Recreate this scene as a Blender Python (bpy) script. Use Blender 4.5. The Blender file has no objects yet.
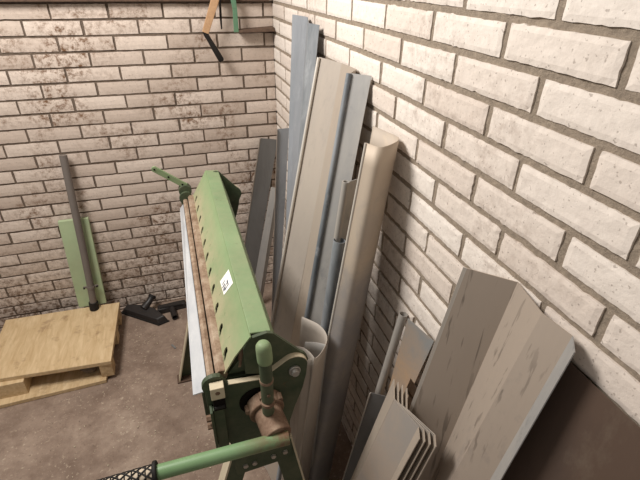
import bpy, bmesh, math, random
from mathutils import Vector, Matrix, noise
random.seed(7)
SC = bpy.context.scene
COL = SC.collection
PI = math.pi

# ------------------------------------------------------------------ helpers
def obj(name, bm, mat, parent=None, smooth=False, bevel=0.0, solid=0.0, off=0.0, auto=None):
    me = bpy.data.meshes.new(name)
    bmesh.ops.recalc_face_normals(bm, faces=bm.faces[:])
    bm.to_mesh(me); bm.free()
    o = bpy.data.objects.new(name, me); COL.objects.link(o)
    for m in (mat if isinstance(mat, (list, tuple)) else [mat]): me.materials.append(m)
    if smooth:
        for p in me.polygons: p.use_smooth = True
        if auto is None: auto = 40
        try:
            me.set_sharp_from_angle(angle=math.radians(auto))
        except Exception: pass
    if solid:
        s = o.modifiers.new('thickness', 'SOLIDIFY'); s.thickness = solid; s.offset = off
    if bevel:
        b = o.modifiers.new('edge', 'BEVEL'); b.width = bevel; b.segments = 2; b.limit_method = 'ANGLE'; b.angle_limit = math.radians(35)
    if parent:
        o.parent = parent
        o.matrix_parent_inverse = Matrix.Translation(-Vector(parent.location))
    return o

def thing(name, label, cat, loc=(0, 0, 0), group=None):
    o = bpy.data.objects.new(name, None); COL.objects.link(o)
    o.location = loc; o.empty_display_size = .05
    return tag(o, label, cat, group)

def tag(o, label, cat, group=None, kind=None):
    o['label'] = label; o['category'] = cat
    if group: o['group'] = group
    if kind: o['kind'] = kind
    return o

def box(bm, a, b):
    (x0, y0, z0), (x1, y1, z1) = a, b
    v = [bm.verts.new(p) for p in ((x0,y0,z0),(x1,y0,z0),(x1,y1,z0),(x0,y1,z0),(x0,y0,z1),(x1,y0,z1),(x1,y1,z1),(x0,y1,z1))]
    for f in ((0,3,2,1),(4,5,6,7),(0,1,5,4),(1,2,6,5),(2,3,7,6),(3,0,4,7)): bm.faces.new([v[i] for i in f])
    return bm

def hull_box(bm, bot, top):
    """prism between two polygons with equal counts"""
    n = len(bot)
    a = [bm.verts.new(p) for p in bot]; b = [bm.verts.new(p) for p in top]
    bm.faces.new(a[::-1]); bm.faces.new(b)
    for i in range(n): bm.faces.new((a[i], a[(i+1) % n], b[(i+1) % n], b[i]))
    return bm

def tube(bm, a, b, r0, r1=None, n=20, inner=None, cap=True):
    a = Vector(a); b = Vector(b); r1 = r0 if r1 is None else r1
    d = (b-a).normalized(); u = d.orthogonal().normalized(); w = d.cross(u)
    def ring(c, r): return [bm.verts.new(c + u*math.cos(2*PI*i/n)*r + w*math.sin(2*PI*i/n)*r) for i in range(n)]
    def join(p, q):
        for i in range(n): bm.faces.new((p[i], p[(i+1) % n], q[(i+1) % n], q[i]))
    A = ring(a, r0); B = ring(b, r1); join(A, B)
    if inner:
        a2 = ring(a, inner); b2 = ring(b, inner); join(b2, a2); join(a2, A); join(B, b2)
    elif cap:
        bm.faces.new(A[::-1]); bm.faces.new(B)
    return bm

def sweep(bm, pts, r, n=12, cap=True, radii=None):
    pts = [Vector(p) for p in pts]; rings = []
    u = None
    for i, p in enumerate(pts):
        t = (pts[min(i+1, len(pts)-1)] - pts[max(i-1, 0)]).normalized()
        u = t.orthogonal().normalized() if u is None else (u - t*u.dot(t)).normalized()
        w = t.cross(u); rr = radii[i] if radii else r
        rings.append([bm.verts.new(p + u*math.cos(2*PI*k/n)*rr + w*math.sin(2*PI*k/n)*rr) for k in range(n)])
    for p, q in zip(rings, rings[1:]):
        for k in range(n): bm.faces.new((p[k], p[(k+1) % n], q[(k+1) % n], q[k]))
    if cap: bm.faces.new(rings[0][::-1]); bm.faces.new(rings[-1])
    return bm

def prism_y(bm, poly, y0, y1):
    return hull_box(bm, [(x, y0, z) for x, z in poly], [(x, y1, z) for x, z in poly])

def arc(cx, cz, r, a0, a1, n):
    return [(cx + r*math.cos(math.radians(a0+(a1-a0)*i/(n-1))), cz + r*math.sin(math.radians(a0+(a1-a0)*i/(n-1)))) for i in range(n)]

# ------------------------------------------------------------------ materials
def mat(name, build):
    m = bpy.data.materials.new(name); m.use_nodes = True
    nt = m.node_tree; nt.nodes.clear()
    out = nt.nodes.new('ShaderNodeOutputMaterial'); b = nt.nodes.new('ShaderNodeBsdfPrincipled')
    nt.links.new(b.outputs[0], out.inputs[0])
    build(N(nt, b)); return m

class N:
    def __init__(s, nt, b): s.nt = nt; s.b = b; s._c = None
    def new(s, t, **k):
        n = s.nt.nodes.new(t)
        for a, v in k.items(): setattr(n, a, v)
        return n
    def link(s, a, b): s.nt.links.new(a, b)
    @property
    def co(s):
        if s._c is None: s._c = s.new('ShaderNodeTexCoord').outputs['Object']
        return s._c
    def noise(s, scale, detail=4, rough=.6, stretch=None, dist=0, off=None):
        n = s.new('ShaderNodeTexNoise'); n.inputs['Scale'].default_value = scale
        n.inputs['Detail'].default_value = detail; n.inputs['Roughness'].default_value = rough; n.inputs['Distortion'].default_value = dist
        c = s.co
        if stretch or off:
            mp = s.new('ShaderNodeMapping'); mp.inputs['Scale'].default_value = stretch or (1, 1, 1); mp.inputs['Location'].default_value = off or (0, 0, 0)
            s.link(c, mp.inputs[0]); c = mp.outputs[0]
        s.link(c, n.inputs['Vector']); return n.outputs['Fac']
    def ramp(s, f, *st):
        r = s.new('ShaderNodeValToRGB'); e = r.color_ramp.elements
        while len(e) < len(st): e.new(.5)
        for el, (p, c) in zip(e, st):
            el.position = p; el.color = (c, c, c, 1) if isinstance(c, (int, float)) else (*c, 1)
        s.link(f, r.inputs[0]); return r.outputs[0]
    def mix(s, f, a, b, mode='MIX'):
        m = s.new('ShaderNodeMix', data_type='RGBA', blend_type=mode)
        for sock, v in ((m.inputs[0], f), (m.inputs[6], a), (m.inputs[7], b)):
            if isinstance(v, (int, float)): sock.default_value = v
            elif isinstance(v, tuple): sock.default_value = (*v, 1)
            else: s.link(v, sock)
        return m.outputs[2]
    def math(s, op, a, b=0.0, clamp=False):
        m = s.new('ShaderNodeMath', operation=op, use_clamp=clamp)
        for i, v in enumerate((a, b)):
            if isinstance(v, (int, float)): m.inputs[i].default_value = v
            else: s.link(v, m.inputs[i])
        return m.outputs[0]
    def attr(s, name): return s.new('ShaderNodeAttribute', attribute_name=name).outputs['Fac']
    def xyz(s):
        n = s.new('ShaderNodeSeparateXYZ'); s.link(s.co, n.inputs[0]); return n.outputs
    def bump(s, h, strength=.3, dist=.002):
        b = s.new('ShaderNodeBump'); b.inputs['Strength'].default_value = strength; b.inputs['Distance'].default_value = dist
        s.link(h, b.inputs['Height']); s.link(b.outputs[0], s.b.inputs['Normal'])
    def set(s, **k):
        for a, v in k.items():
            a = {'color': 'Base Color', 'rough': 'Roughness', 'metal': 'Metallic', 'spec': 'Specular IOR Level'}[a]
            if isinstance(v, (int, float)): s.b.inputs[a].default_value = v
            elif isinstance(v, tuple): s.b.inputs[a].default_value = (*v, 1)
            else: s.link(v, s.b.inputs[a])

def lin(r, g, b):
    return tuple((c/255/12.92 if c/255 <= .04045 else ((c/255+.055)/1.055)**2.4) for c in (r, g, b))

def brick_mat(c_lo, c_hi, stain):
    def f(n):
        base = n.mix(n.attr('tone'), c_lo, c_hi)
        fine = n.ramp(n.noise(60, 6, .7), (.35, .0), (.7, 1.0))
        base = n.mix(n.math('MULTIPLY', fine, .35), base, tuple(x*.72 for x in c_lo))
        big = n.ramp(n.noise(2.6, 3, .6, off=(.4, 0, .25)), (.47, 0.0), (.62, 1.0))
        sp = n.ramp(n.noise(38, 8, .75), (.46, 0.0), (.64, 1.0))
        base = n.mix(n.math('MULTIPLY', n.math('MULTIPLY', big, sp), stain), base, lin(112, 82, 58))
        z = n.xyz()[2]
        low = n.math('MULTIPLY', n.math('SUBTRACT', .62, z), 2.0, clamp=True)
        base = n.mix(n.math('MULTIPLY', n.math('MULTIPLY', low, sp), stain*.9), base, lin(110, 90, 74))
        pits = n.ramp(n.noise(150, 2, .5), (.30, 1.0), (.36, 0.0))
        base = n.mix(n.math('MULTIPLY', pits, .45), base, lin(110, 92, 80))
        n.set(color=base, rough=.92, spec=.15)
        n.bump(n.noise(120, 5, .7), .5, .002)
    return f
M = {}
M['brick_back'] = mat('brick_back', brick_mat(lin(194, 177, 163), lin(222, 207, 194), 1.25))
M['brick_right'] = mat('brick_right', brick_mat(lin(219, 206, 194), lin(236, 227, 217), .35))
def mortar(c):
    def f(n):
        v = n.ramp(n.noise(90, 6, .7), (.3, 0.0), (.75, 1.0))
        n.set(color=n.mix(v, tuple(x*.7 for x in c), tuple(min(1, x*1.2) for x in c)), rough=.98, spec=.1)
        n.bump(n.noise(160, 6, .75), .9, .004)
    return f
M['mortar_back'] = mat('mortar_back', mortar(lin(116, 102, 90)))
M['mortar_right'] = mat('mortar_right', mortar(lin(160, 146, 130)))
def floor_f(n):
    a = n.ramp(n.noise(3.0, 5, .65), (.3, lin(128, 110, 97)), (.55, lin(154, 135, 120)), (.75, lin(182, 163, 146)))
    d = n.ramp(n.noise(9, 6, .7, off=(3, 1, 0)), (.42, 0.0), (.62, 1.0))
    a = n.mix(n.math('MULTIPLY', d, .45), a, lin(100, 80, 68))
    s = n.ramp(n.noise(62, 6, .75), (.57, 0.0), (.66, 1.0))
    s = n.math('MULTIPLY', s, n.ramp(n.noise(5, 4, .6, off=(7, 1, 2)), (.42, .15), (.6, 1.0)))
    a = n.mix(n.math('MULTIPLY', s, .85), a, lin(206, 190, 168))
    k = n.ramp(n.noise(70, 4, .7, off=(5, 5, 5)), (.30, 1.0), (.38, 0.0))
    a = n.mix(n.math('MULTIPLY', k, .5), a, lin(70, 56, 48))
    n.set(color=a, rough=.9, spec=.2)
    n.bump(n.noise(60, 8, .8), .8, .005)
M['concrete'] = mat('concrete', floor_f)

def metal_f(base, alt, spot, r=.5, met=.22, scale=5.0, alt_amt=.8, spots=.5, scr=.3):
    def f(n):
        a = n.ramp(n.noise(scale, 5, .65, stretch=(1, 1, .35), dist=.4), (.42, 0.0), (.62, 1.0))
        c = n.mix(n.math('MULTIPLY', a, alt_amt), base, alt)
        s = n.ramp(n.noise(scale*3.2, 7, .75, stretch=(1, 1, .5), off=(2, 7, 1)), (.56, 0.0), (.70, 1.0))
        c = n.mix(n.math('MULTIPLY', s, spots), c, spot)
        h = n.math('MULTIPLY', n.ramp(n.noise(95, 3, .5, stretch=(1, 1, .05), off=(4, 0, 0)), (.60, 0.0), (.65, 1.0)), n.ramp(n.noise(4, 3, .5, off=(1, 9, 4)), (.45, 0.0), (.6, 1.0)))
        c = n.mix(n.math('MULTIPLY', h, scr), c, tuple(x*.5 for x in base))
        n.set(color=c, metal=met, rough=n.math('ADD', n.math('MULTIPLY', a, .12), r))
        n.bump(n.noise(14, 3, .5, stretch=(1, 1, .3)), .12, .004)
    return f
BG = lin(172, 158, 143); BL = lin(140, 148, 156)
M['zinc_beige'] = mat('zinc_beige', metal_f(lin(180, 170, 158), lin(166, 157, 147), lin(128, 124, 120), scale=4, spots=.35))
M['zinc_tan'] = mat('zinc_tan', metal_f(lin(176, 163, 148), lin(162, 154, 144), lin(124, 116, 106), scale=3, alt_amt=.7, spots=.3))
M['zinc_blue'] = mat('zinc_blue', metal_f(lin(150, 155, 161), lin(132, 137, 142), lin(182, 186, 190), scale=6, spots=.4))
M['zinc_dark'] = mat('zinc_dark', metal_f(lin(120, 119, 117), lin(104, 102, 99), lin(136, 135, 133), scale=5, spots=.35))
M['zinc_grey'] = mat('zinc_grey', metal_f(lin(172, 168, 162), lin(150, 149, 147), lin(118, 119, 120), scale=7, spots=.6))
M['zinc_mottled'] = mat('zinc_mottled', metal_f(lin(148, 153, 157), lin(108, 114, 119), lin(180, 184, 187), scale=7, spots=.75, alt_amt=1.0, scr=.5))
M['zinc_scratched'] = mat('zinc_scratched', metal_f(lin(174, 160, 146), lin(164, 151, 138), lin(128, 122, 120), scale=3, spots=.5, scr=.9))
M['sheet_cut'] = mat('sheet_cut', metal_f(lin(205, 198, 188), lin(190, 182, 172), lin(150, 145, 140), spots=.2))
M['shaded_brown'] = mat('shaded_brown', metal_f(lin(92, 74, 62), lin(74, 60, 52), lin(112, 98, 84), r=.7, met=.15, scale=4))  # shade of the sheet behind the channel, put into its base colour
M['steel'] = mat('steel', metal_f(lin(190, 186, 178), lin(170, 166, 160), lin(120, 100, 80), r=.35, met=.7, spots=.3))

def green_f(base, dusty, rustamt=.12, dustlow=False):
    def f(n):
        v = n.ramp(n.noise(7, 4, .6), (.3, 0.0), (.7, 1.0))
        c = n.mix(v, tuple(x*.86 for x in base), tuple(x*1.08 for x in base))
        geo = n.new('ShaderNodeNewGeometry'); sep = n.new('ShaderNodeSeparateXYZ'); n.link(geo.outputs['Normal'], sep.inputs[0])
        dn = n.ramp(n.noise(11, 7, .72, off=(1, 2, 3)), (.36, 0.0), (.66, 1.0))
        if dusty: c = n.mix(n.math('MULTIPLY', dn, dusty), c, lin(176, 164, 136))
        ch = n.ramp(n.noise(30, 6, .75, off=(8, 2, 3)), (.63, 0.0), (.68, 1.0))
        c = n.mix(n.math('MULTIPLY', ch, rustamt*4, clamp=True), c, lin(96, 70, 50))
        n.set(color=c, rough=.55, spec=.35)
        n.bump(n.noise(40, 4, .6), .12, .002)
    return f
GR = lin(122, 144, 106)
M['green_paint'] = mat('green_paint', green_f(GR, .22))
M['green_dusty'] = mat('green_dusty', None or green_f(lin(128, 158, 108), .8))
M['green_dark'] = mat('green_dark', green_f(lin(56, 70, 50), .14, .12))
def slope_f(n):
    g = n.mix(n.ramp(n.noise(6, 4, .6), (.3, 0.0), (.7, 1.0)), lin(116, 140, 98), lin(136, 158, 116))
    z = n.xyz()[2]
    low = n.math('MULTIPLY', n.math('SUBTRACT', 1.045, z), 11.0, clamp=True)     # settled dust, thick at the clamping edge
    dn = n.ramp(n.noise(16, 7, .75, stretch=(1, .6, 1)), (.30, 0.0), (.62, 1.0))
    k = n.math('MULTIPLY', n.math('ADD', n.math('MULTIPLY', low, .75), .12), n.math('ADD', n.math('MULTIPLY', dn, .8), .25), clamp=True)
    c = n.mix(k, g, lin(176, 160, 132))
    n.set(color=c, rough=.7, spec=.25); n.bump(n.noise(60, 4, .6), .15, .002)
M['green_slope'] = mat('green_slope', slope_f)
def simple(c, rough=.6, spec=.4, metal=0.0, var=.15, sc=20):
    def f(n):
        v = n.noise(sc, 5, .65)
        n.set(color=n.mix(v, tuple(x*(1-var) for x in c), tuple(min(1, x*(1+var)) for x in c)), rough=rough, spec=spec, metal=metal)
    return f
def rust_f(n):
    v = n.ramp(n.noise(24, 7, .75), (.3, lin(88, 64, 50)), (.52, lin(128, 104, 86)), (.72, lin(158, 138, 118)))
    n.set(color=v, rough=.75, spec=.3, metal=.15); n.bump(n.noise(70, 5, .7), .4, .002)
M['rust'] = mat('rust', rust_f)
def blade_f(n):
    v = n.ramp(n.noise(26, 8, .8), (.32, lin(104, 80, 62)), (.5, lin(148, 126, 106)), (.7, lin(182, 166, 146)))
    n.set(color=v, rough=.6, spec=.3, metal=.2); n.bump(n.noise(60, 5, .7), .4, .002)
M['blade'] = mat('blade', blade_f)
M['edge_worn_lit'] = mat('edge_worn_lit', simple(lin(196, 184, 158), .7, .3, 0, .18, 40))  # worn edges and grit; on the leg flanges a painted lit side
def gal_f(n):
    v = n.ramp(n.noise(14, 5, .7, stretch=(1, .4, 1)), (.3, lin(172, 176, 180)), (.7, lin(206, 207, 207)))
    n.set(color=v, rough=.5, metal=.25)
M['galvanised'] = mat('galvanised', gal_f)
M['black_plastic'] = mat('black_plastic', simple(lin(40, 36, 34), .45, .5, 0, .3, 30))
M['rubber'] = mat('rubber', simple(lin(30, 27, 25), .7, .3))
M['grip_cream'] = mat('grip_cream', simple(lin(186, 172, 152), .8, .2, 0, .25, 60))
M['hole_dark'] = mat('hole_dark', simple(lin(24, 20, 18), .9, .1))
M['paper'] = mat('paper', simple(lin(240, 238, 232), .7, .2, 0, .02))
M['ink'] = mat('ink', simple(lin(110, 112, 118), .8, .1))
def wood_f(a, b, dark):
    def f(n):
        g = n.noise(9, 5, .6, stretch=(6, 1, 6), dist=.6)
        c = n.ramp(g, (.3, a), (.7, b))
        s = n.ramp(n.noise(9, 6, .7, off=(4, 4, 1)), (.56, 0.0), (.70, 1.0))
        n.set(color=n.mix(n.math('MULTIPLY', s, .55), c, dark), rough=.8, spec=.2); n.bump(n.noise(40, 4, .6, stretch=(5, 1, 5)), .3, .002)
    return f
M['pine'] = mat('pine', wood_f(lin(186, 158, 118), lin(212, 188, 150), lin(122, 90, 62)))
M['wood_brown'] = mat('wood_brown', wood_f(lin(80, 64, 54), lin(104, 84, 70), lin(58, 46, 38)))
M['wood_handle'] = mat('wood_handle', wood_f(lin(176, 138, 104), lin(196, 160, 124), lin(134, 98, 70)))
M['pale_green'] = mat('pale_green', green_f(lin(166, 184, 146), .25, .03))
M['bracket_green'] = mat('bracket_green', green_f(lin(92, 132, 104), .1, .04))
M['grey_pipe'] = mat('grey_pipe', simple(lin(112, 104, 98), .5, .4, 0, .15, 12))
M['stone'] = mat('stone', simple(lin(110, 98, 86), .9, .2, 0, .3, 30))

# ------------------------------------------------------------------ setting
def brick_wall(side, cols_of_row, rows, H, z_top, mort, depth, length, brickmat, mortmat, ztop_wall):
    """bricks as real blocks standing proud of a mortar bed; side 'back' -> plane y=0, 'right' -> plane x=0"""
    def P(u, d, z):      # u along wall away from corner, d out of the wall into the room
        return (-u, -d, z) if side == 'back' else (-d, -u, z)
    bm = bmesh.new(); tone = bm.faces.layers.float.new('tone')
    # mortar bed (slightly behind the brick faces), gently uneven
    nu, nz = int(length/.012), int(ztop_wall/.012)
    rec = .0048 if side == 'back' else .0040
    vs = [[None]*(nz+1) for _ in range(nu+1)]
    for i in range(nu+1):
        for j in range(nz+1):
            u = length*i/nu; z = ztop_wall*j/nz
            d = -rec + noise.fractal(Vector((u*38, z*38, 3.0)), 1.0, 2.0, 3)*.0022
            vs[i][j] = bm.verts.new(P(u, d, z))
    for i in range(nu):
        for j in range(nz):
            f = bm.faces.new((vs[i][j], vs[i+1][j], vs[i+1][j+1], vs[i][j+1])); f.material_index = 1; f.smooth = True
    # solid body behind
    T = .1
    a = [bm.verts.new(P(u, d, z)) for u, d, z in ((-T if side == 'back' else 0, -T, 0), (length, -T, 0), (length, -T, ztop_wall), (-T if side == 'back' else 0, -T, ztop_wall))]
    f = bm.faces.new(a); f.material_index = 1
    for r in rows:
        z1 = z_top - r*H - mort/2; z0 = z_top - (r+1)*H + mort/2
        if z1 > ztop_wall: z1 = ztop_wall
        if z0 < 0: z0 = 0
        if z1 - z0 < .01: continue
        js = cols_of_row(r)
        for ua, ub in zip(js, js[1:]):
            a0 = max(ua, 0) + (mort/2 if ua > 0 else 0); b0 = min(ub, length) - mort/2
            if b0 - a0 < .012: continue
            rnd = random.random()
            fine_ = side == 'right'
            n1 = max(2, int((b0-a0)/(.009 if fine_ else .016))); n2 = 6 if fine_ else 3
            out = random.uniform(-.0008, .0012); ru, rz = random.uniform(-.0015, .0015), random.uniform(-.0012, .0012)
            tilt = random.uniform(-.006, .006)
            grid = []
            for j in range(n2+3):
                row = []
                for i in range(n1+3):
                    # outer ring goes into the wall, next ring is the rounded arris
                    ii = min(max(i-1, 0), n1); jj = min(max(j-1, 0), n2)
                    u = a0 + (b0-a0)*ii/n1; z = z0 + (z1-z0)*jj/n2
                    edge = ii in (0, n1) or jj in (0, n2)
                    ring = i in (0, n1+2) or j in (0, n2+2)
                    q = Vector((u*150, z*150, 11.0 if side == 'back' else 29.0))
                    chip = 2.2 if noise.noise(q*.16) > .30 else 1.0
                    du = noise.noise(q)*.0014*chip if edge else 0; dz = noise.noise(q+Vector((9, 4, 2)))*.0013*chip if edge else 0
                    d = out - (.0016 if edge else 0) + noise.noise(q*.4)*.0009
                    if ring: d = -.012
                    row.append(bm.verts.new(P(u+du+ru, d, z+dz+rz+(u-(a0+b0)/2)*tilt)))
                grid.append(row)
            for j in range(n2+2):
                for i in range(n1+2):
                    q = [grid[j][i], grid[j][i+1], grid[j+1][i+1], grid[j+1][i]]
                    try: f = bm.faces.new(q)
                    except ValueError: continue
                    f[tone] = rnd; f.material_index = 0
    me = bpy.data.meshes.new('wall_'+side)
    bm.normal_update()
    bm.to_mesh(me); bm.free()
    o = bpy.data.objects.new('wall_'+side, me); COL.objects.link(o)
    me.materials.append(brickmat); me.materials.append(mortmat)
    o['kind'] = 'structure'
    return o

ZT = 1.58; BH = .0625
def cols_back(r):
    st = .0455 + (.11 if r % 2 else 0.0)
    return [-.05] + [st + .22*k for k in range(12)]
def cols_right(r):
    st = .123 if r % 2 else .218
    return [-.05] + [st + .2169*k for k in range(18)]
WT = 2.35
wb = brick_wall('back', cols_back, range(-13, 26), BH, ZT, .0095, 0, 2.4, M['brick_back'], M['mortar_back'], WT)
wr = brick_wall('right', cols_right, range(-13, 26), BH, ZT, .0125, 0, 3.2, M['brick_right'], M['mortar_right'], WT)
bm = bmesh.new()
nx, ny = 60, 80
g = [[bm.verts.new((-2.4+2.45*i/nx, -3.2+3.25*j/ny, noise.fractal(Vector((i*.35, j*.35, 0)), 1.0, 2.0, 4)*.0015 - .002)) for j in range(ny+1)] for i in range(nx+1)]
for i in range(nx):
    for j in range(ny): bm.faces.new((g[i][j], g[i+1][j], g[i+1][j+1], g[i][j+1]))
fl = obj('floor', bm, M['concrete'], smooth=True); fl['kind'] = 'structure'

def patina_f(base, blue, z_lo, z_hi, hiw=.75):
    def f(n):
        z = n.xyz()[2]
        a = n.ramp(n.noise(9, 5, .7, dist=.5), (.42, 0.0), (.6, 1.0))
        hi = n.math('DIVIDE', n.math('SUBTRACT', z, z_lo), z_hi-z_lo, clamp=True)
        k = n.math('ADD', n.math('MULTIPLY', hi, hiw), n.math('MULTIPLY', a, .35), clamp=True)
        n.set(color=n.mix(k, base, blue), metal=.15, rough=.6)
    return f
M['patina_panel'] = mat('patina_panel', patina_f(lin(182, 152, 122), lin(142, 142, 140), .80, .97))
M['patina_trim'] = mat('patina_trim', patina_f(lin(174, 158, 142), lin(150, 148, 145), .55, .98, .4))
M['two_tone_gutter'] = mat('two_tone_gutter', patina_f(lin(142, 138, 136), lin(182, 167, 149), .97, 1.08))  # grey lower part, tan upper part, blended over a short height
M['zinc_bead'] = mat('zinc_bead', metal_f(lin(172, 166, 158), lin(140, 140, 140), lin(112, 112, 112), scale=6, spots=.5))
def handle_f(n):
    c = n.mix(n.ramp(n.noise(7, 4, .6), (.3, 0.0), (.7, 1.0)), lin(100, 132, 90), lin(124, 154, 112))
    x = n.xyz()[0]
    wear = n.math('MULTIPLY', n.math('ADD', x, .49), 9.0, clamp=True)      # paint worn to rust near the hub
    sp = n.ramp(n.noise(28, 7, .75), (.36, 0.0), (.56, 1.0))
    c = n.mix(n.math('MULTIPLY', wear, sp), c, lin(112, 84, 62))
    n.set(color=c, rough=.42, spec=.5)
M['green_handle'] = mat('green_handle', handle_f)
DATA = {
    'S1': [[[-0.0939, -0.03, 0.9579], [-0.004, -0.03, 0.9419]], [[-0.2871, -0.0253], [-0.1939, -0.0254]]],
    'S2': [[[-0.0845, -0.1917, 0.75], [-0.0578, -0.2123, 0.75]], [[-0.2323, -0.1904], [-0.2041, -0.211]]],
    'S3': [[[-0.0614, -0.2906, 1.08], [-0.0067, -0.2896, 1.08]], [[-0.1406, -0.3163], [-0.101, -0.3154]]],
    'S4': [[[-0.04, -0.5133, 1.5664], [-0.02, -0.4734, 1.5549], [-0.012, -0.6108, 1.5654], [-0.03, -0.6857, 1.5533], [-0.015, -0.757, 1.5535]], [[-0.1965, -0.7868], [-0.1987, -0.7449], [-0.2154, -0.8841], [-0.2551, -0.9569], [-0.2634, -1.0282]]],
    'S5': [[[-0.0563, -0.8695, 1.472], [-0.0443, -0.8527, 1.472], [-0.0135, -0.9706, 1.472], [-0.0079, -1.0693, 1.472], [-0.0452, -1.1189, 1.472], [-0.004, -1.1428, 1.472]], [[-0.4168, -1.1141], [-0.4049, -1.0973], [-0.3603, -1.2152], [-0.341, -1.3139], [-0.3645, -1.3634], [-0.3234, -1.3874]]],
    'S6': [[[-0.1213, -1.2944, 1.25], [-0.1137, -1.3097, 1.25], [-0.0849, -1.2983, 1.25]], [[-0.2581, -1.2965], [-0.2505, -1.3118], [-0.2217, -1.3004]]],
    'S7': [[[-0.1504, -1.3148, 1.09], [-0.1391, -1.3341, 1.09], [-0.1172, -1.3246, 1.09], [-0.1302, -1.3099, 1.09]], [[-0.2695, -1.3243], [-0.2582, -1.3436], [-0.2364, -1.3342], [-0.2494, -1.3195]]],
    'S9': [[[-0.1004, -1.3729, 1.37], [-0.0768, -1.4074, 1.37], [-0.0153, -1.3674, 1.37], [-0.0207, -1.3029, 1.37], [-0.0323, -1.257, 1.37]], [[-0.3087, -1.4298], [-0.2714, -1.4643], [-0.1962, -1.4243], [-0.2016, -1.3598], [-0.2132, -1.3139]]],
    'S10': [[[-0.2371, -1.3397, 0.87], [-0.2, -1.39, 0.87], [-0.198, -1.4456, 0.87], [-0.241, -1.4978, 0.87], [-0.279, -1.4967, 0.87], [-0.291, -1.4458, 0.87]], [[-0.3107, -1.3398], [-0.2737, -1.3901], [-0.2716, -1.4456], [-0.3146, -1.4978], [-0.3474, -1.4967], [-0.3594, -1.4458]]],
    'S11': [[[-0.0227, -1.4852, 0.945], [-0.0157, -1.4996, 0.945], [-0.004, -1.4991, 0.945], [-0.0047, -1.4782, 0.945]], [[-0.2074, -1.5126], [-0.1882, -1.527], [-0.1642, -1.5265], [-0.1648, -1.5056]]],
    'S12': [[[-0.0242, -1.5289, 0.965], [-0.004, -1.6193, 0.965]], [[-0.0845, -1.4658], [-0.1782, -1.5563]]],
    'S13': [[[-0.109, -1.5292, 0.72], [-0.104, -1.5272, 0.72], [-0.0725, -1.5492, 0.72], [-0.0573, -1.5608, 0.72]], [[-0.2355, -1.5363], [-0.2305, -1.5344], [-0.199, -1.5564], [-0.1838, -1.568]]],
    'S14': [[[-0.126, -1.6666, 0.93], [-0.1488, -1.7159, 0.93], [-0.1333, -1.7913, 0.93], [-0.1442, -1.8155, 0.93], [-0.11, -1.6976, 0.93], [-0.1353, -1.7463, 0.93], [-0.1108, -1.816, 0.93], [-0.1224, -1.8393, 0.93]], [[-0.2973, -1.6073], [-0.3444, -1.6566], [-0.3066, -1.7319], [-0.336, -1.7562], [-0.2935, -1.6383], [-0.3104, -1.687], [-0.2775, -1.7566], [-0.2807, -1.78]]],
    'S15': [[[-0.0615, -1.7434, 1.265], [-0.004, -1.803, 1.265], [-0.0139, -1.879, 1.265], [-0.0156, -1.9324, 1.265], [-0.037, -1.9579, 1.265]], [[-0.2396, -1.7105], [-0.1492, -1.7702], [-0.24, -1.8462], [-0.1861, -1.8995], [-0.1898, -1.9251]]],
    'S10b': [[[-0.2935, -1.4557, 0.88], [-0.2759, -1.4685, 0.88], [-0.2659, -1.4879, 0.88], [-0.2606, -1.509, 0.88]], [[-0.3812, -1.4552], [-0.3636, -1.468], [-0.3536, -1.4874], [-0.3483, -1.5085]]],
    'S10c': [[[-0.2575, -1.4137, 0.845], [-0.2298, -1.4242, 0.845], [-0.2032, -1.4422, 0.845]], [[-0.3204, -1.4139], [-0.2927, -1.4244], [-0.2661, -1.4424]]],
    'S8': [[[-0.0889, -1.2565, 1.16], [-0.0828, -1.2708, 1.16]], [[-0.1736, -1.2625], [-0.1676, -1.2768]]],
}
# ------------------------------------------------------------------ sheet metal profiles leaning on the wall
def catmull(P, n):
    if len(P) < 3: return P
    Q = [P[0]*2-P[1]] + P + [P[-1]*2-P[-2]]; out = []
    for i in range(1, len(Q)-2):
        for k in range(n):
            t = k/n; a, b, c, d = Q[i-1], Q[i], Q[i+1], Q[i+2]
            out.append(.5*((2*b)+(c-a)*t+(2*a-5*b+4*c-d)*t*t+(3*b-a-3*c+d)*t**3))
    return out + [P[-1]]

def profile(name, top, foot, material, parent=None, thick=.0016, curved=False, rows=28, wav=.0015, cuts=None, per=4, z0=.004):
    """folded sheet: top section (x,y,z) and where each fold line meets the floor (x,y)"""
    T = [Vector(p) for p in top]; F = [Vector((p[0], p[1], z0)) for p in foot]
    if curved: T = catmull(T, 7); F = catmull(F, 7)
    else:
        def dens(L):
            out = []
            for a, b in zip(L, L[1:]): out += [a+(b-a)*k/per for k in range(per)]
            return out+[L[-1]]
        T = dens(T); F = dens(F)
    bm = bmesh.new(); seed = sum(ord(c) for c in name)*.37 + len(T)
    grid = []
    for j in range(rows+1):
        t = j/rows
        row = []
        for i, (a, b) in enumerate(zip(T, F)):
            p = a.lerp(b, t)
            w = noise.noise(Vector((t*3.1, seed, 0)))*wav
            row.append(bm.verts.new(p + Vector((w, w*.6, 0))*math.sin(PI*t)))
        grid.append(row)
    for j in range(rows):
        for i in range(len(T)-1):
            if cuts and cuts(i/(len(T)-1), j/rows): continue
            bm.faces.new((grid[j][i], grid[j][i+1], grid[j+1][i+1], grid[j+1][i]))
    for v in [v for v in bm.verts if not v.link_faces]: bm.verts.remove(v)
    return obj(name, bm, material, parent, smooth=curved, auto=60, solid=thick)

def bead(name, a, b, r, material, parent):
    a = Vector(a); b = Vector((b[0], b[1], .006+r))
    bm = bmesh.new(); tube(bm, a, b, r, n=14, inner=r*.72)
    return obj(name, bm, material, parent, smooth=True)

def base_of(F):
    x = sum(p[0] for p in F)/len(F); y = sum(p[1] for p in F)/len(F); return (x, y, 0)
S = DATA
LB = {}

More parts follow.
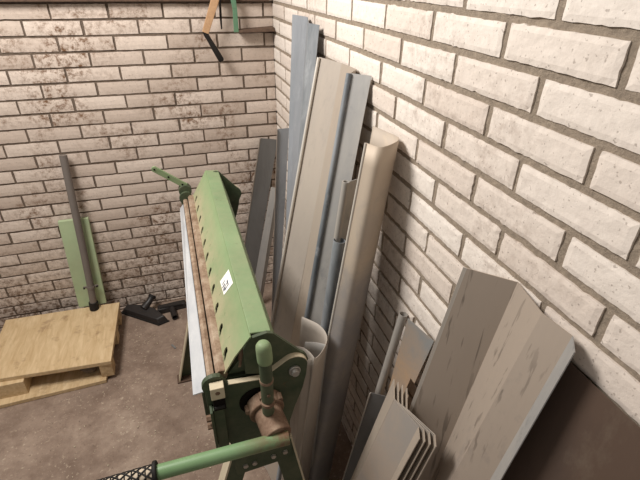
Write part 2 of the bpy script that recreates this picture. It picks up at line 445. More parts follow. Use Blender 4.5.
T, F = S['S1']
t = thing('sheet_offcut', 'dark grey wide flat panel standing in the wall corner, leftmost of the leaning sheets', 'metal sheet', base_of(F), 'metal sheets leaning on the brick wall')
profile('panel_face', T, F, M['zinc_dark'], t)
profile('folded_lip', [(T[0][0]-.006, T[0][1]-.004, T[0][2]), T[0]], [(F[0][0]-.006, F[0][1]-.004), F[0]], M['zinc_beige'], t, per=1)

T, F = S['S2']
t = thing('metal_strip', 'narrow light grey strip with the lowest top, in front of the dark corner panel', 'metal sheet', base_of(F), 'metal sheets leaning on the brick wall')
T2 = [T[0], T[1], (T[1][0]+.02, T[1][1]+.012, T[1][2]-.004)]; F2 = [(F[0][0]-.012, F[0][1]), (F[1][0]+.004, F[1][1]), (F[1][0]+.028, F[1][1]+.012)]
profile('strip_face', T2, F2, M['zinc_grey'], t)

T, F = S['S3']
t = thing('metal_angle', 'narrow bluish strip with a pale left lip, between dark corner panel and tallest sheet', 'metal sheet', base_of(F), 'metal sheets leaning on the brick wall')
profile('strip_face', T, F, M['zinc_blue'], t)
profile('folded_lip', [(T[0][0]-.005, T[0][1]-.012, T[0][2]), T[0]], [(F[0][0]-.005, F[0][1]-.012), F[0]], M['zinc_beige'], t, per=1)

T, F = S['S4']
T = [list(p) for p in T]; F = [list(p) for p in F]
T[1] = [T[0][0]+.010, T[0][1]-.028, T[0][2]]; F[1] = [F[0][0]+.010, F[0][1]-.028]
t = thing('metal_channel', 'tallest bluish grey folded profile, its top reaching highest on the brick wall', 'metal sheet', base_of(F), 'metal sheets leaning on the brick wall')
profile('rear_flange', T[:3], F[:3], M['zinc_blue'], t)
profile('front_face', T[2:], F[2:], M['zinc_mottled'], t)

T, F = S['S5']
t = thing('roof_flashing', 'wide beige stepped flashing with rolled bluish edge, centre of the leaning sheets', 'metal sheet', base_of(F), 'metal sheets leaning on the brick wall')
T = [list(p) for p in T]; F = [list(p) for p in F]; T[5][1] -= .022; F[5][1] -= .01
bead('left_hem', [(T[0][i]+T[1][i])/2 for i in range(3)], [(F[0][i]+F[1][i])/2 for i in range(2)], .005, M['sheet_cut'], t)
profile('wide_face', T[1:3], F[1:3], M['zinc_beige'], t)
profile('step_face', T[2:5], F[2:5], M['zinc_tan'], t)
profile('right_flange', T[4:], F[4:], M['zinc_grey'], t)
bead('rolled_edge', (T[4][0]-.004, T[4][1]-.002, T[4][2]), (F[4][0]-.004, F[4][1]-.002), .0075, M['zinc_mottled'], t)

T, F = S['S6']
t = thing('flashing_strip', 'brownish rolled-edge strip standing in the gap behind the half-round gutter', 'metal sheet', base_of(F), 'metal sheets leaning on the brick wall')
profile('strip_face', T[1:], F[1:], M['zinc_grey'], t)
bead('rolled_edge', (T[1][0]-.004, T[1][1]+.004, T[1][2]), (F[1][0]-.004, F[1][1]+.004), .0095, M['zinc_bead'], t)

T, F = S['S7']
c = (sum(p[0] for p in T)/4, sum(p[1] for p in T)/4, T[0][2]); cf = (sum(p[0] for p in F)/4, sum(p[1] for p in F)/4, .02)
bm = bmesh.new(); tube(bm, c, cf, .0165, n=28, inner=.0150)
o = obj('metal_tube', bm, M['zinc_mottled'], smooth=True)
tag(o, 'bluish grey round tube with open top between flashing profile and half-round gutter', 'metal tube')

T, F = S['S8']
o = profile('metal_strip', T, F, M['zinc_grey'])
tag(o, 'thin dark strip just left of the half-round gutter edge', 'metal sheet')

T, F = S['S9']
t = thing('half_round_gutter', 'long beige half-round gutter leaning on the wall with its curved back to the room', 'gutter', base_of(F), 'gutters leaning on the wall')
profile('gutter_shell', T, F, M['two_tone_gutter'], t, curved=True, wav=.001)
bead('rolled_edge', T[0], F[0], .0035, M['sheet_cut'], t)

T, F = S['S10']
t = thing('gutter_offcut', 'short round gutter with open pale top beside the green machine, larger of the two nested', 'gutter', base_of(F), 'gutters leaning on the wall')
T = [[p[0]-.008, p[1], p[2]] for p in T]; F = [[p[0]-.008, p[1]] for p in F]
profile('gutter_shell', T[:5], F[:5], M['zinc_beige'], t, curved=True, wav=.0)
t = thing('gutter_offcut', 'smaller curved gutter piece nested inside the larger short gutter beside the machine', 'gutter', (F[5][0], F[5][1], 0), 'gutters leaning on the wall')
T, F = S['S10b']
profile('gutter_shell', T, F, M['zinc_beige'], t, curved=True, wav=.0)
T, F = S['S10c']
o = profile('gutter_liner', T, F, M['zinc_grey'], curved=True, wav=.0)
tag(o, 'grey curved strip standing inside the larger short gutter, its top edge level', 'metal sheet')

T, F = S['S11']
c = Vector((sum(p[0] for p in T)/4-.003, sum(p[1] for p in T)/4, T[0][2])); cf = Vector((sum(p[0] for p in F)/4, sum(p[1] for p in F)/4, .02))
bm = bmesh.new(); tube(bm, c, cf, .0115, n=24, inner=.0100)
o = obj('metal_tube', bm, M['zinc_bead'], smooth=True)
tag(o, 'thin brownish tube leaning on the wall beside the small tan panel', 'metal tube')

T, F = S['S12']
t = thing('sheet_offcut', 'small tan and blue-grey stained panel with a notched right edge, beside the thin tube', 'metal sheet', base_of(F), 'metal sheets leaning on the brick wall')
profile('panel_face', T, F, M['patina_panel'], t, per=10, rows=40,
        cuts=lambda i, j: i > .79 and .13 < j < .20)

T, F = S['S13']
t = thing('metal_channel', 'thin dark channel with a bright left lip, left of the stacked trims', 'metal sheet', base_of(F), 'metal sheets leaning on the brick wall')
profile('left_lip', T[:2], F[:2], M['sheet_cut'], t, per=1)
profile('channel_face', T[1:3], F[1:3], M['zinc_dark'], t)
profile('right_lip', T[2:4], F[2:4], M['zinc_dark'], t)

T, F = S['S14']
A, B, AF, BF = T[:4], T[4:], F[:4], F[4:]
labs = ['foremost of the four nested folded trims, its wide grey face to the camera',
        'second from the front of the four nested folded trims',
        'third from the front of the four nested folded trims',
        'rearmost of the four nested folded trims, nearest the wall']
for k in range(4):
    u = k/3
    TT = [tuple(a[i]*(1-u)+b[i]*u for i in range(3)) for a, b in zip(A, B)]
    FF = [tuple(a[i]*(1-u)+b[i]*u for i in range(2)) for a, b in zip(AF, BF)]
    t = thing('folded_trim', labs[k], 'metal trim', base_of(FF), 'nested folded trims')
    profile('left_flange', TT[:2], FF[:2], M['zinc_tan'], t, thick=.0018)
    profile('wide_face', TT[1:3], FF[1:3], M['patina_trim'] if k == 0 else M['zinc_beige'], t, thick=.0018)
    profile('right_flange', TT[2:4], FF[2:4], M['zinc_tan'], t, thick=.0018)

T, F = S['S15']
T = [list(p) for p in T]; T[2][0] = -.021
t = thing('box_gutter', 'large beige folded channel with scratched faces leaning at the right, widest of the sheets', 'gutter', base_of(F))
dx = Vector(T[0])-Vector(T[1]); dx.normalize()
profile('left_lip', [(T[0][0]-.005, T[0][1]+.004, T[0][2]+.001), T[0]], [(F[0][0]-.006, F[0][1]+.005), F[0]], M['sheet_cut'], t, per=1)
profile('side_wall', T[:2], F[:2], M['zinc_scratched'], t)
profile('back_panel', T[1:4], F[1:4], M['zinc_scratched'], t)
profile('right_lip', T[3:], F[3:], M['zinc_grey'], t)

t = profile('sheet_offcut', [(-.006, -1.90, 1.215), (-.006, -2.36, 1.215)], [(-.09, -1.90), (-.09, -2.36)], M['shaded_brown'], per=8)
tag(t, 'panel painted shade-dark brown beyond the right edge of the large beige channel', 'metal sheet')
# ------------------------------------------------------------------ green sheet metal folding machine
YN, YF = -1.57, -.63            # near and far end plates
mc = thing('folding_machine', 'old green sheet metal folding machine on splayed legs with a long handle', 'machine', (-.42, -1.1, 0))
P1 = Vector((-.481, 0, .948)); P2 = Vector((-.42, 0, 1.05)); P3 = Vector((-.375, 0, 1.046)); P4 = Vector((-.352, 0, .96))
# clamping beam: sloped slotted plate
bm = bmesh.new()
U = (P2-P1); Lu = U.length
def S3(s, y): return P1 + U*s + Vector((0, y, 0))
y0, y1 = -1.56, YF
slots = [(-.694), (-.755), (-.826), (-.895), (-.968), (-1.045), (-1.13), (-1.228), (-1.331), (-1.428), (-1.518)]
slots = [-.694 - i*(1.518-.694)/10 for i in range(11)]
def slot_pt(yc, a):
    # slanted teardrop hole; local frame (s metres up the slope, y)
    l, w = .0165, .0085
    px, py = l*math.cos(a), w*math.sin(a)*(1.25 if math.cos(a) > 0 else .8)
    ang = math.radians(52)
    ds = px*math.cos(ang) - py*math.sin(ang); dy = px*math.sin(ang) + py*math.cos(ang)
    return (.0185+ds)/Lu, yc + dy
cells = []
hw = .026; s0, s1 = .0, .052/Lu
K = 24
def rect_pt(yc, a):
    cs, sn = math.cos(a+math.radians(52)), math.sin(a+math.radians(52))
    # map direction to rectangle boundary (s in [0,.052], y in +-hw), centre .022
    best = 1e9
    for lim, comp in ((.0335, cs), (-.0185, cs)):
        if comp*lim > 0: best = min(best, lim/comp)
    for lim, comp in ((hw, sn), (-hw, sn)):
        if comp*lim > 0: best = min(best, lim/comp)
    return (.0185+cs*best)/Lu, yc+sn*best
for yc in slots:
    a = [2*PI*k/K for k in range(K)]
    inn = [bm.verts.new(S3(*slot_pt(yc, x))) for x in a]; out = [bm.verts.new(S3(*rect_pt(yc, x))) for x in a]
    for k in range(K): bm.faces.new((inn[k], inn[(k+1) % K], out[(k+1) % K], out[k]))
    # corners of the rectangle
    cor = [(0, yc-hw), (s1, yc-hw), (s1, yc+hw), (0, yc+hw)]
    for cs_, cy in cor:
        near = sorted(range(K), key=lambda k: ((out[k].co-S3(cs_, cy)).length))[:2]
        v = bm.verts.new(S3(cs_, cy))
        try: bm.faces.new((out[near[0]], out[near[1]], v))
        except ValueError: pass
ys = sorted([y0] + sum([[yc-hw, yc+hw] for yc in slots], []) + [y1])
for a, b in zip(ys[::2], ys[1::2]):
    if b-a > 1e-4: bm.faces.new([bm.verts.new(S3(s, y)) for s, y in ((0, a), (s1, a), (s1, b), (0, b))])
bm.faces.new([bm.verts.new(S3(s, y)) for s, y in ((s1, y0), (1, y0-.012), (1, y1), (s1, y1))])
obj('slotted_plate', bm, M['green_slope'], mc, solid=.003, off=0)
bm = bmesh.new(); prism_y(bm, [(P2.x, P2.z+.001), (P3.x, P3.z), (P4.x, P4.z), (P4.x-.004, P4.z), (P3.x-.005, P3.z-.005), (P2.x, P2.z-.004)], -1.560, YF)
obj('clamping_beam', bm, M['green_paint'], mc, bevel=.002)
bm = bmesh.new()
prism_y(bm, [(-.475, .940), (-.44, .985), (-.41, .985), (-.40, .940)], -1.555, YF)
obj('beam_core', bm, M['green_dark'], mc)
# label sticker on the slope
n = U.cross(Vector((0, 1, 0))).normalized()
if n.x > 0: n = -n
def SL(s, y, h=.0022): return S3(s, y) + n*h
bm = bmesh.new(); bm.faces.new([bm.verts.new(SL(s, y)) for s, y in ((.5, -1.289), (.9, -1.300), (.93, -1.366), (.53, -1.354))])
st = obj('paper_label', bm, M['paper'], mc, solid=.0004); st['label'] = 'white paper label with small grey print'
bm = bmesh.new()
for (s, y, w, h) in ((.60, -1.338, .010, .10), (.60, -1.325, .006, .12), (.62, -1.314, .004, .12), (.76, -1.345, .004, .06), (.76, -1.333, .014, .05), (.68, -1.345, .004, .16), (.69, -1.334, .003, .18)):
    bm.faces.new([bm.verts.new(SL(a, b, .0029)) for a, b in ((s-h/2, y-w/2), (s+h/2, y-w/2), (s+h/2, y+w/2), (s-h/2, y+w/2))])
obj('printed_marks', bm, M['ink'], st)
# clamping blades (rusty) and lower jaw
bm = bmesh.new(); prism_y(bm, [(-.500, .930), (-.500, .950), (-.492, .957), (-.478, .955), (-.474, .940), (-.478, .930)], -1.556, YF)
obj('upper_blade', bm, M['blade'], mc, bevel=.0015)
bm = bmesh.new(); prism_y(bm, [(-.519, .88), (-.519, .939), (-.512, .943), (-.503, .940), (-.503, .88)], -1.556, YF)
obj('lower_jaw', bm, M['blade'], mc, bevel=.0012)
bm = bmesh.new(); prism_y(bm, [(-.503, .87), (-.503, .928), (-.36, .928), (-.36, .90), (-.45, .80), (-.50, .80)], -1.555, YF)
obj('lower_bed', bm, M['green_dark'], mc, bevel=.002)
# folding apron with galvanised face
bm = bmesh.new(); hull_box(bm, [(-.553, -1.562, .907), (-.5205, -1.578, .929), (-.5205, -1.578, .932), (-.553, -1.562, .910)],
                           [(-.536, YF+.012, .895), (-.5205, YF-.01, .925), (-.5205, YF-.01, .928), (-.536, YF+.012, .898)])
o = obj('apron_plate', bm, M['galvanised'], mc); o['label'] = 'long bare galvanised strip along the folding apron'
bm = bmesh.new(); prism_y(bm, [(-.535, .80), (-.535, .895), (-.5225, .918), (-.5225, .80)], -1.556, YF)
obj('apron_beam', bm, M['green_dark'], mc, bevel=.0015)

# end plates
def cheek(y, sgn):
    L = arc(-.505, .943, .027, 215, 60, 10)           # left lobe
    Rr = arc(-.331, .945, .031, 128, 5, 9)             # right lobe
    poly = [(-.52, .80), (-.527, .90)] + L + [(-.476, .938), (-.407, .931), (-.385, .945)] + Rr + [(-.303, .915), (-.312, .872), (-.331, .815), (-.345, .765), (-.345, .67), (-.475, .655), (-.49, .74)]
    bm = bmesh.new(); prism_y(bm, poly, y, y - sgn*.012)
    o = obj('end_plate', bm, M['green_dark'], mc, bevel=.001)
    # worn bare top edge
    bm = bmesh.new()
    top = [(-.478, .9395), (-.407, .9325), (-.385, .9465)] + arc(-.331, .945, .0322, 128, 15, 9)
    for a, b in zip(top, top[1:]):
        hull_box(bm, [(a[0], y+.0004, a[1]), (b[0], y+.0004, b[1]), (b[0], y+.0004, b[1]-.002), (a[0], y+.0004, a[1]-.002)],
                 [(a[0], y-sgn*.0124, a[1]), (b[0], y-sgn*.0124, b[1]), (b[0], y-sgn*.0124, b[1]-.002), (a[0], y-sgn*.0124, a[1]-.002)])
    w = obj('worn_edge', bm, M['edge_worn_lit'], o); w['label'] = 'bare cream coloured worn edge'
    # pivot pin
    bm = bmesh.new(); yy = y-sgn*.012
    tube(bm, (-.331, yy, .937), (-.331, yy-sgn*.006, .937), .0135, n=24)
    tube(bm, (-.331, yy-sgn*.006, .937), (-.331, yy-sgn*.014, .937), .0085, n=20)
    obj('pivot_pin', bm, M['steel'], mc, smooth=True, bevel=.001)
    # beam arm (dark plate closing the clamping beam, carried by the pin)
    bm = bmesh.new(); ya = y + sgn*.0005 if sgn > 0 else y + sgn*.012
    prism_y(bm, [(-.437, 1.018), (-.424, 1.043), (-.385, 1.050), (-.372, 1.045)] + arc(-.329, .945, .034, 60, 0, 6) + [(-.315, .905), (-.437, .945)], ya+sgn*.009, ya)
    obj('beam_arm', bm, M['green_dark'], mc, bevel=.001)
cheek(YN, 1); cheek(YF, -1)
# rod inside the beam, visible in the gap at the near end
bm = bmesh.new(); tube(bm, (-.447, -1.55, .955), (-.436, -1.55, 1.015), .006, n=14)
obj('stay_rod', bm, M['rust'], mc, smooth=True)
# apron pivot block and hanging arm at the near end
bm = bmesh.new(); box(bm, (-.516, -1.604, .925), (-.487, -1.583, .958))
o = obj('pivot_block', bm, M['edge_worn_lit'], mc, bevel=.0015); o['label'] = 'cream coloured block with a bolt hole'
bm = bmesh.new(); tube(bm, (-.5015, -1.6045, .944), (-.5015, -1.603, .944), .0055, n=6)
obj('bolt_hole', bm, M['rust'], o)
bm = bmesh.new(); box(bm, (-.514, -1.602, .888), (-.488, -1.583, .924))
obj('bearing', bm, M['hole_dark'], mc, bevel=.002)
bm = bmesh.new(); tube(bm, (-.512, -1.603, .90), (-.490, -1.603, .90), .004, n=10)
obj('bearing_pin', bm, M['rubber'], mc)
bm = bmesh.new(); box(bm, (-.517, -1.598, .755), (-.493, -1.583, .888)); box(bm, (-.523, -1.606, .77), (-.517, -1.580, .89))
obj('apron_arm', bm, M['green_dark'], mc, bevel=.0015)
for z in (.862, .836):
    bm = bmesh.new(); tube(bm, (-.523, -1.594, z), (-.533, -1.594, z), .0075, n=6)
    obj('hex_nut', bm, M['rust'], mc)

# stand: bracket + splayed angle-iron legs
def stand(y, sgn, feet):
    bm = bmesh.new(); prism_y(bm, [(-.490, .69), (-.345, .70), (-.345, .635), (-.485, .625)], y-sgn*.013, y-sgn*.021)
    br = obj('leg_bracket', bm, M['green_dark'], mc, bevel=.001)
    for x, z in ((-.462, .655), (-.440, .657), (-.392, .662), (-.362, .667)):
        bm = bmesh.new(); tube(bm, (x, y-sgn*.021, z), (x, y-sgn*.026, z), .0065, n=6)
        obj('bolt', bm, M['steel'], br)
    for (tx0, tx1, fx0, fx1) in feet:
        ya, yb = y-sgn*.004, y-sgn*.0125
        bm = bmesh.new()
        hull_box(bm, [(fx0, ya, 0), (fx1, ya, 0), (fx1, yb, 0), (fx0, yb, 0)], [(tx0, ya, .70), (tx1, ya, .70), (tx1, yb, .70), (tx0, yb, .70)])
        lg = obj('leg', bm, M['green_dark'], mc, bevel=.0008)
        # outer flange of the angle
        ox, dx = (fx0, -1) if fx0 < -.42 else (fx1, 1)
        ot = tx0 if fx0 < -.42 else tx1
        bm = bmesh.new()
        hull_box(bm, [(ox, yb, 0), (ox+dx*.005, yb, 0), (ox+dx*.005, yb+sgn*.04, 0), (ox, yb+sgn*.04, 0)],
                 [(ot, yb, .70), (ot+dx*.005, yb, .70), (ot+dx*.005, yb+sgn*.04, .70), (ot, yb+sgn*.04, .70)])
        fl_ = obj('leg_flange', bm, M['edge_worn_lit'], lg); fl_['label'] = 'leg flange painted cream as its lit side'  # cream colour paints the light falling on the outer face
        bm = bmesh.new()
        box(bm, (min(fx0, fx1)-.012, yb+sgn*.045 if sgn > 0 else yb-.045, 0), (max(fx0, fx1)+.012, yb-.008 if sgn > 0 else yb+.008, .006))
        obj('foot_plate', bm, M['wood_brown'], lg)
stand(YN, 1, [(-.485, -.440, -.690, -.640), (-.395, -.345, -.275, -.232)])
stand(YF, -1, [(-.485, -.440, -.665, -.615), (-.395, -.345, -.275, -.232)])
bm = bmesh.new(); tube(bm, (-.42, YN, .69), (-.42, YF, .69), .012, n=12)
obj('stand_tie_bar', bm, M['green_dark'], mc, smooth=True)

bm = bmesh.new(); tube(bm, (-.418, -1.5815, .868), (-.418, -1.584, .868), .041, n=36)
obj('hub_recess', bm, M['hole_dark'], mc)
# hub, cam lever and the long handle
bm = bmesh.new(); tube(bm, (-.405, -1.582, .862), (-.402, -1.612, .858), .040, n=32)
obj('hub_collar', bm, M['rust'], mc, smooth=True, bevel=.002)
for a in (35, 100, 170, 250, 320):
    bm = bmesh.new()
    c = Vector((-.404+.040*math.cos(math.radians(a)), -1.600, .860+.040*math.sin(math.radians(a))))
    tube(bm, c+Vector((0, .008, 0)), c-Vector((0, .010, 0)), .0065, n=8)
    obj('collar_lug', bm, M['rust'], mc)
bm = bmesh.new(); tube(bm, (-.402, -1.610, .858), (-.392, -1.672, .848), .031, n=32)
obj('hub_shaft', bm, M['rust'], mc, smooth=True, bevel=.002)
bm = bmesh.new()
EL = Vector((-.372, -1.682, .850))
sweep(bm, [EL, (-.395, -1.682, .851), (-.50, -1.682, .852), (-.640, -1.682, .8525)], .0150, n=28)
lv = obj('long_handle', bm, M['green_handle'], mc, smooth=True, bevel=.001)
bm = bmesh.new(); sweep(bm, [(-.636, -1.682, .8525), (-.70, -1.682, .850), (-.82, -1.682, .8455)], .0165, n=28)
gp = obj('grip', bm, M['grip_cream'], lv, smooth=True); gp['label'] = 'cream grip under worn black netting'
bm = bmesh.new()
gA, gB = Vector((-.644, -1.682, .8522)), Vector((-.82, -1.682, .8455)); d = (gB-gA).normalized(); u = Vector((0, 1, 0)); w = d.cross(u)
for s in (1, -1):
    for k in range(7):
        pts = []
        for i in range(41):
            a = s*(i/40*2*PI*1.3) + 2*PI*k/7
            pts.append(gA + (gB-gA)*(i/40) + (u*math.cos(a)+w*math.sin(a))*.0172)
        sweep(bm, pts, .0017, n=5)
for i in range(15):
    c = gA + (gB-gA)*(i/14); ring = [c + (u*math.cos(a)+w*math.sin(a))*.0172 for a in [2*PI*j/20 for j in range(21)]]
    sweep(bm, ring, .0013, n=5, cap=False)
obj('netting', bm, M['rubber'], gp)
bm = bmesh.new(); tube(bm, (-.636, -1.682, .8525), (-.644, -1.682, .8522), .0235, n=28)
obj('grip_collar', bm, M['rubber'], gp, smooth=True, bevel=.002)
# clamp lever: short round grip on a flat link, standing up in front of the end plate
bm = bmesh.new()
sweep(bm, [(-.4055, -1.640, 1.094), (-.4055, -1.640, 1.091), (-.4055, -1.640, 1.086), (-.405, -1.640, 1.078), (-.404, -1.640, 1.050), (-.404, -1.640, 1.044), (-.404, -1.640, 1.040)], .018, n=28, radii=[.007, .0115, .0145, .0155, .0155, .0150, .011])
cl = obj('clamp_lever_grip', bm, M['green_paint'], mc, smooth=True)
bm = bmesh.new()
sweep(bm, [(-.404, -1.640, 1.045), (-.4035, -1.638, .98), (-.403, -1.632, .885)], .013, n=20)
obj('clamp_lever_link', bm, M['green_dark'], mc, smooth=True)
for z, r in ((.985, .0142), (.918, .0148)):
    bm = bmesh.new(); tube(bm, (-.4035, -1.638, z), (-.4035, -1.638, z+.007), r, n=20)
    obj('lever_band', bm, M['rust'], mc, smooth=True)
bm = bmesh.new(); tube(bm, (-.403, -1.652, .955), (-.403, -1.640, .955), .0035, n=8)
obj('lever_screw', bm, M['rust'], mc)

# far end: flat clamp lever with boss
bm = bmesh.new(); tube(bm, (-.506, YF+.012, .968), (-.506, YF+.045, .968), .024, n=24)
obj('lever_boss', bm, M['green_dark'], mc, smooth=True, bevel=.001)
bm = bmesh.new()
a = Vector((-.500, 0, .985)); b = Vector((-.606, 0, 1.068)); d = (b-a).normalized(); q = Vector((-d.z, 0, d.x))*.0105
pa = [a-q, b-q, b+d*.006-q*.4, b+d*.006+q*.4, b+q, a+q]
prism_y(bm, [(p.x, p.z) for p in pa], YF+.02, YF+.030)
fl2 = obj('clamp_lever', bm, M['green_paint'], mc, bevel=.001)
for f_ in (.97, .55, .12):
    bm = bmesh.new(); c = a+(b-a)*f_; tube(bm, (c.x, YF+.0195, c.z), (c.x, YF+.018, c.z), .0035, n=12)
    obj('rivet_hole', bm, M['hole_dark'], fl2)

# ------------------------------------------------------------------ things on the floor, back left
t = thing('wooden_pallet', 'pale pine pallet corner on the floor at the left', 'pallet', (-1.25, -.32, 0))
bm = bmesh.new()
hull_box(bm, [(-.945, -.09, .098), (-.957, -.543, .098), (-1.5, -.505, .098), (-1.5, -.075, .098)], [(-.945, -.09, .12), (-.957, -.543, .12), (-1.5, -.505, .12), (-1.5, -.075, .12)])
obj('deck_board', bm, M['pine'], t, bevel=.002)
for y, x1 in ((-.535, -.962), (-.32, -.955), (-.165, -.95)):
    bm = bmesh.new(); box(bm, (x1-.055, y, .02), (x1, y+.07, .098)); obj('block', bm, M['pine'], t, bevel=.002)
bm = bmesh.new(); box(bm, (x1-.5, -.535, .02), (x1-.38, -.10, .098)); obj('stringer', bm, M['pine'], t, bevel=.002)
bm = bmesh.new(); hull_box(bm, [(-1.0, -.555, 0), (-1.5, -.575, 0), (-1.5, -.11, 0), (-.965, -.11, 0)], [(-1.0, -.555, .02), (-1.5, -.575, .02), (-1.5, -.11, .02), (-.965, -.11, .02)])
obj('bottom_board', bm, M['pine'], t, bevel=.002)
bm = bmesh.new(); bmesh.ops.create_icosphere(bm, subdivisions=3, radius=.034)
for v in bm.verts: v.co = Vector((v.co.x*1.2, v.co.y, v.co.z*.8))*(1+.25*noise.noise(v.co*40)) + Vector((-1.075, -.47, .048))
o = obj('stone', bm, M['stone'], smooth=True); tag(o, 'small grey stone lying under the front of the pallet', 'stone')

# pale green board and grey pipe
t = thing('green_board', 'pale green narrow board standing against the back wall behind the pallet', 'board', (-1.06, -.04, .12))
bm = bmesh.new(); hull_box(bm, [(-1.012, -.080, .121), (-1.15, -.080, .121), (-1.15, -.060, .121), (-1.012, -.060, .121)],
                           [(-.992, -.035, .625), (-1.13, -.035, .625), (-1.13, -.015, .625), (-.992, -.015, .625)])
obj('board_panel', bm, M['pale_green'], t, bevel=.002)
t = thing('drain_pipe', 'grey plastic pipe with a clip standing in front of the pale green board', 'pipe', (-1.07, -.11, .12))
bm = bmesh.new(); sweep(bm, [(-1.069, -.115, .126), (-1.058, -.103, .26), (-1.046, -.086, .45), (-1.034, -.064, .68), (-1.02, -.036, .96)], .017, n=20)
obj('pipe_tube', bm, M['grey_pipe'], t, smooth=True)
bm = bmesh.new(); tube(bm, (-1.0695, -.1155, .122), (-1.066, -.1115, .165), .023, n=20, inner=.0165)
obj('socket', bm, M['rubber'], t, smooth=True)
bm = bmesh.new(); tube(bm, (-1.058, -.1035, .252), (-1.0575, -.1025, .266), .020, n=20, inner=.017)
box(bm, (-1.094, -.104, .254), (-1.076, -.096, .263)); box(bm, (-1.040, -.104, .254), (-1.022, -.096, .263))
c_ = obj('pipe_clip', bm, M['grey_pipe'], t); bm = bmesh.new()
tube(bm, (-1.089, -.112, .2585), (-1.089, -.096, .2585), .004, n=8)
obj('screw', bm, M['hole_dark'], c_); bm = bmesh.new()
tube(bm, (-1.027, -.112, .2585), (-1.027, -.096, .2585), .004, n=8)
obj('screw', bm, M['hole_dark'], c_)

# vacuum cleaner floor heads
t = thing('vacuum_floor_head', 'larger black vacuum floor head lying on the floor beside the pallet', 'vacuum nozzle', (-.85, -.15, 0))
bm = bmesh.new()
c0 = Vector((-.945, -.050, 0)); c1 = Vector((-.760, -.205, 0)); d = (c1-c0).normalized(); q = Vector((-d.y, d.x, 0))
if q.y < 0: q = -q
def pt(l, w, z): return tuple(c0 + d*l + q*w + Vector((0, 0, z)))
L_ = (c1-c0).length
bot = [pt(-.02, 0, .006), pt(L_, 0, .006), pt(L_+.03, .05, .006), pt(L_*.72, .075, .006), pt(L_*.35, .075, .006), pt(-.02, .05, .006)]
top = [pt(-.005, .008, .034), pt(L_-.012, .008, .034), pt(L_+.012, .045, .040), pt(L_*.68, .066, .052), pt(L_*.38, .066, .052), pt(-.006, .042, .040)]
hull_box(bm, bot, top)
obj('head_body', bm, M['black_plastic'], t, bevel=.005)
bm = bmesh.new(); hull_box(bm, [pt(-.024, -.004, 0), pt(L_+.004, -.004, 0), pt(L_+.036, .052, 0), pt(-.024, .052, 0)], [pt(-.024, -.004, .008), pt(L_+.004, -.004, .008), pt(L_+.036, .052, .008), pt(-.024, .052, .008)])
obj('sole_plate', bm, M['rubber'], t, bevel=.002)
m_ = Vector((-.832, -.090, .046))
bm = bmesh.new(); sweep(bm, [m_, m_+Vector((.014, .012, .008)), m_+Vector((.032, .028, .020)), m_+Vector((.052, .044, .040))], .017, n=18, radii=[.024, .022, .017, .019])
obj('swivel_neck', bm, M['black_plastic'], t, smooth=True)
bm = bmesh.new(); e_ = m_+Vector((.050, .042, .038)); tube(bm, e_, e_+Vector((.008, .007, .009)), .022, n=18, inner=.016)
obj('neck_collar', bm, M['rubber'], t, smooth=True)

t = thing('vacuum_nozzle', 'smaller black T-shaped vacuum nozzle against the back wall, right of the larger floor head', 'vacuum nozzle', (-.68, -.08, 0))
bm = bmesh.new(); hull_box(bm, [(-.765, -.115, 0), (-.60, -.095, 0), (-.60, -.045, 0), (-.765, -.060, 0)], [(-.760, -.108, .030), (-.605, -.088, .030), (-.605, -.052, .034), (-.760, -.066, .034)])
obj('head_body', bm, M['black_plastic'], t, bevel=.005)
bm = bmesh.new(); tube(bm, (-.680, -.100, .018), (-.668, -.185, .018), .017, n=18, inner=.013)
obj('neck', bm, M['black_plastic'], t, smooth=True)
bm = bmesh.new(); box(bm, (-.745, -.100, .0315), (-.62, -.092, .036))
obj('ridge', bm, M['rubber'], t, bevel=.001)

bm = bmesh.new(); hull_box(bm, [(-.700, -.385, 0), (-.690, -.383, 0), (-.672, -.415, 0), (-.680, -.420, 0)], [(-.699, -.386, .004), (-.691, -.385, .006), (-.674, -.414, .005), (-.680, -.418, .003)])
o = obj('metal_chip', bm, M['zinc_dark']); tag(o, 'small dark metal chip on the floor left of the far machine leg', 'scrap')
bm = bmesh.new()
for _ in range(420):
    x, y = random.uniform(-1.1, -.45), random.uniform(-1.45, -.08)
    if random.random() > .25 + .75*abs(noise.noise(Vector((x*4, y*4, 0))))*2: continue
    r = random.uniform(.0012, .0032); mt = Matrix.Translation((x, y, r*.4)) @ Matrix.Rotation(random.random()*3, 4, 'Z') @ Matrix.Diagonal((1.4, .8, .6, 1))
    bmesh.ops.create_icosphere(bm, subdivisions=1, radius=r, matrix=mt)
o = obj('floor_grit', bm, M['edge_worn_lit']); tag(o, 'pale mortar grit scattered over the concrete floor', 'grit', kind='stuff')

# ------------------------------------------------------------------ hung on the back wall
t = thing('wall_plank', 'brown wooden plank fixed along the back wall at the top edge of the view', 'plank', (-1.0, -.012, 1.583))
bm = bmesh.new(); box(bm, (-2.3, -.026, 1.584), (-.02, -.002, 1.70)); obj('plank_board', bm, M['wood_brown'], t, bevel=.002)
for x in (-1.8, -1.1, -.45):
    bm = bmesh.new(); tube(bm, (x, -.026, 1.66), (x, -.0285, 1.66), .006, n=10)
    obj('screw', bm, M['steel'], t)
t = thing('hanging_hand_tool', 'hand tool with flat wooden arm and black grip hanging on the back wall', 'hand tool', (-.30, -.065, 1.46))
bm = bmesh.new(); hull_box(bm, [(-.333, -.072, 1.470), (-.307, -.072, 1.459), (-.307, -.058, 1.459), (-.333, -.058, 1.470)], [(-.262, -.072, 1.640), (-.230, -.072, 1.628), (-.230, -.058, 1.628), (-.262, -.058, 1.640)])
obj('wooden_arm', bm, M['wood_handle'], t, bevel=.002)
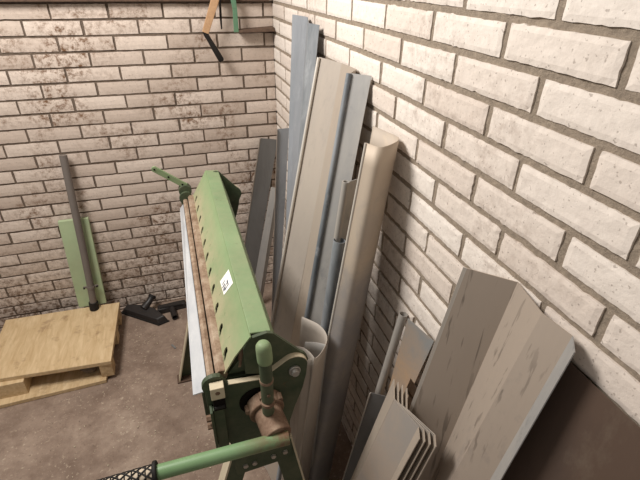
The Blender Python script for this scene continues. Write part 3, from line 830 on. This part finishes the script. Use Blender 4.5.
bm = bmesh.new(); sweep(bm, [(-.323, -.060, 1.470), (-.316, -.060, 1.455), (-.308, -.060, 1.440), (-.285, -.060, 1.395), (-.262, -.060, 1.350), (-.259, -.060, 1.344)], .010, n=16, radii=[.009, .011, .010, .0125, .0135, .010])
obj('grip', bm, M['rubber'], t, smooth=True)
bm = bmesh.new(); tube(bm, (-.24, -.026, 1.636), (-.24, -.078, 1.640), .003, n=10); obj('hanging_nail', bm, M['steel'], t)
bm = bmesh.new(); sweep(bm, [(-.235, -.030, 1.600), (-.240, -.034, 1.585), (-.243, -.034, 1.53), (-.244, -.034, 1.475)], .005, n=10, radii=[.003, .0045, .0055, .003])
o = obj('hanging_file', bm, M['rubber'], smooth=True); tag(o, 'thin black pointed tool hanging behind the wooden arm', 'hand tool')
t = thing('wall_bracket', 'green metal bracket with brown bar reaching to the wall corner', 'bracket', (-.18, -.03, 1.46))
bm = bmesh.new(); hull_box(bm, [(-.192, -.052, 1.462), (-.170, -.052, 1.462), (-.170, -.042, 1.462), (-.192, -.042, 1.462)], [(-.190, -.052, 1.556), (-.170, -.052, 1.556), (-.170, -.042, 1.556), (-.190, -.042, 1.556)])
hull_box(bm, [(-.190, -.052, 1.556), (-.170, -.052, 1.556), (-.170, -.042, 1.556), (-.190, -.042, 1.556)], [(-.206, -.052, 1.66), (-.178, -.052, 1.66), (-.178, -.042, 1.66), (-.206, -.042, 1.66)])
obj('bracket_arm', bm, M['bracket_green'], t, bevel=.0015)
bm = bmesh.new(); box(bm, (-.200, -.042, 1.62), (-.182, -.026, 1.65)); obj('bracket_spacer', bm, M['bracket_green'], t)
bm = bmesh.new(); hull_box(bm, [(-.172, -.056, 1.459), (-.004, -.056, 1.462), (-.004, -.003, 1.462), (-.172, -.003, 1.459)], [(-.172, -.050, 1.470), (-.004, -.050, 1.480), (-.004, -.003, 1.482), (-.172, -.003, 1.472)])
o = obj('ledge_bar', bm, M['wood_brown'], t, bevel=.003); o['label'] = 'brown dusty bar resting between bracket and corner'

# ------------------------------------------------------------------ light and camera
w = bpy.data.worlds.new('room_light'); SC.world = w; w.use_nodes = True
bg = w.node_tree.nodes['Background']; bg.inputs[0].default_value = (1.0, .94, .88, 1); bg.inputs[1].default_value = .19
def area(name, loc, target, sx, sy, power, col):
    l = bpy.data.lights.new(name, 'AREA'); l.shape = 'RECTANGLE'; l.size = sx; l.size_y = sy; l.energy = power; l.color = col
    o = bpy.data.objects.new(name, l); COL.objects.link(o); o.location = loc
    o.rotation_euler = (Vector(target)-Vector(loc)).to_track_quat('-Z', 'Y').to_euler(); return o
area('ceiling_lamp', (-1.30, -.98, 2.55), (-.4, -1.1, .7), .75, .5, 33, (1.0, .955, .91))

cam = bpy.data.cameras.new('camera'); co = bpy.data.objects.new('camera', cam); COL.objects.link(co)
cam.sensor_fit = 'HORIZONTAL'; cam.sensor_width = 36; cam.lens = 36*444.37/640
cam.clip_start = .02
co.matrix_world = Matrix(((0.951644,0.147097,-0.269696,-0.501353),(-0.306908,0.493657,-0.813701,-2.264038),(0.013444,0.857126,0.514931,1.696963),(0.000000,0.000000,0.000000,1.000000)))
SC.camera = co
SC.view_settings.view_transform = 'Standard'; SC.view_settings.look = 'None'; SC.view_settings.gamma = 1; SC.view_settings.use_curve_mapping = False
SC.view_settings.exposure = 0.62
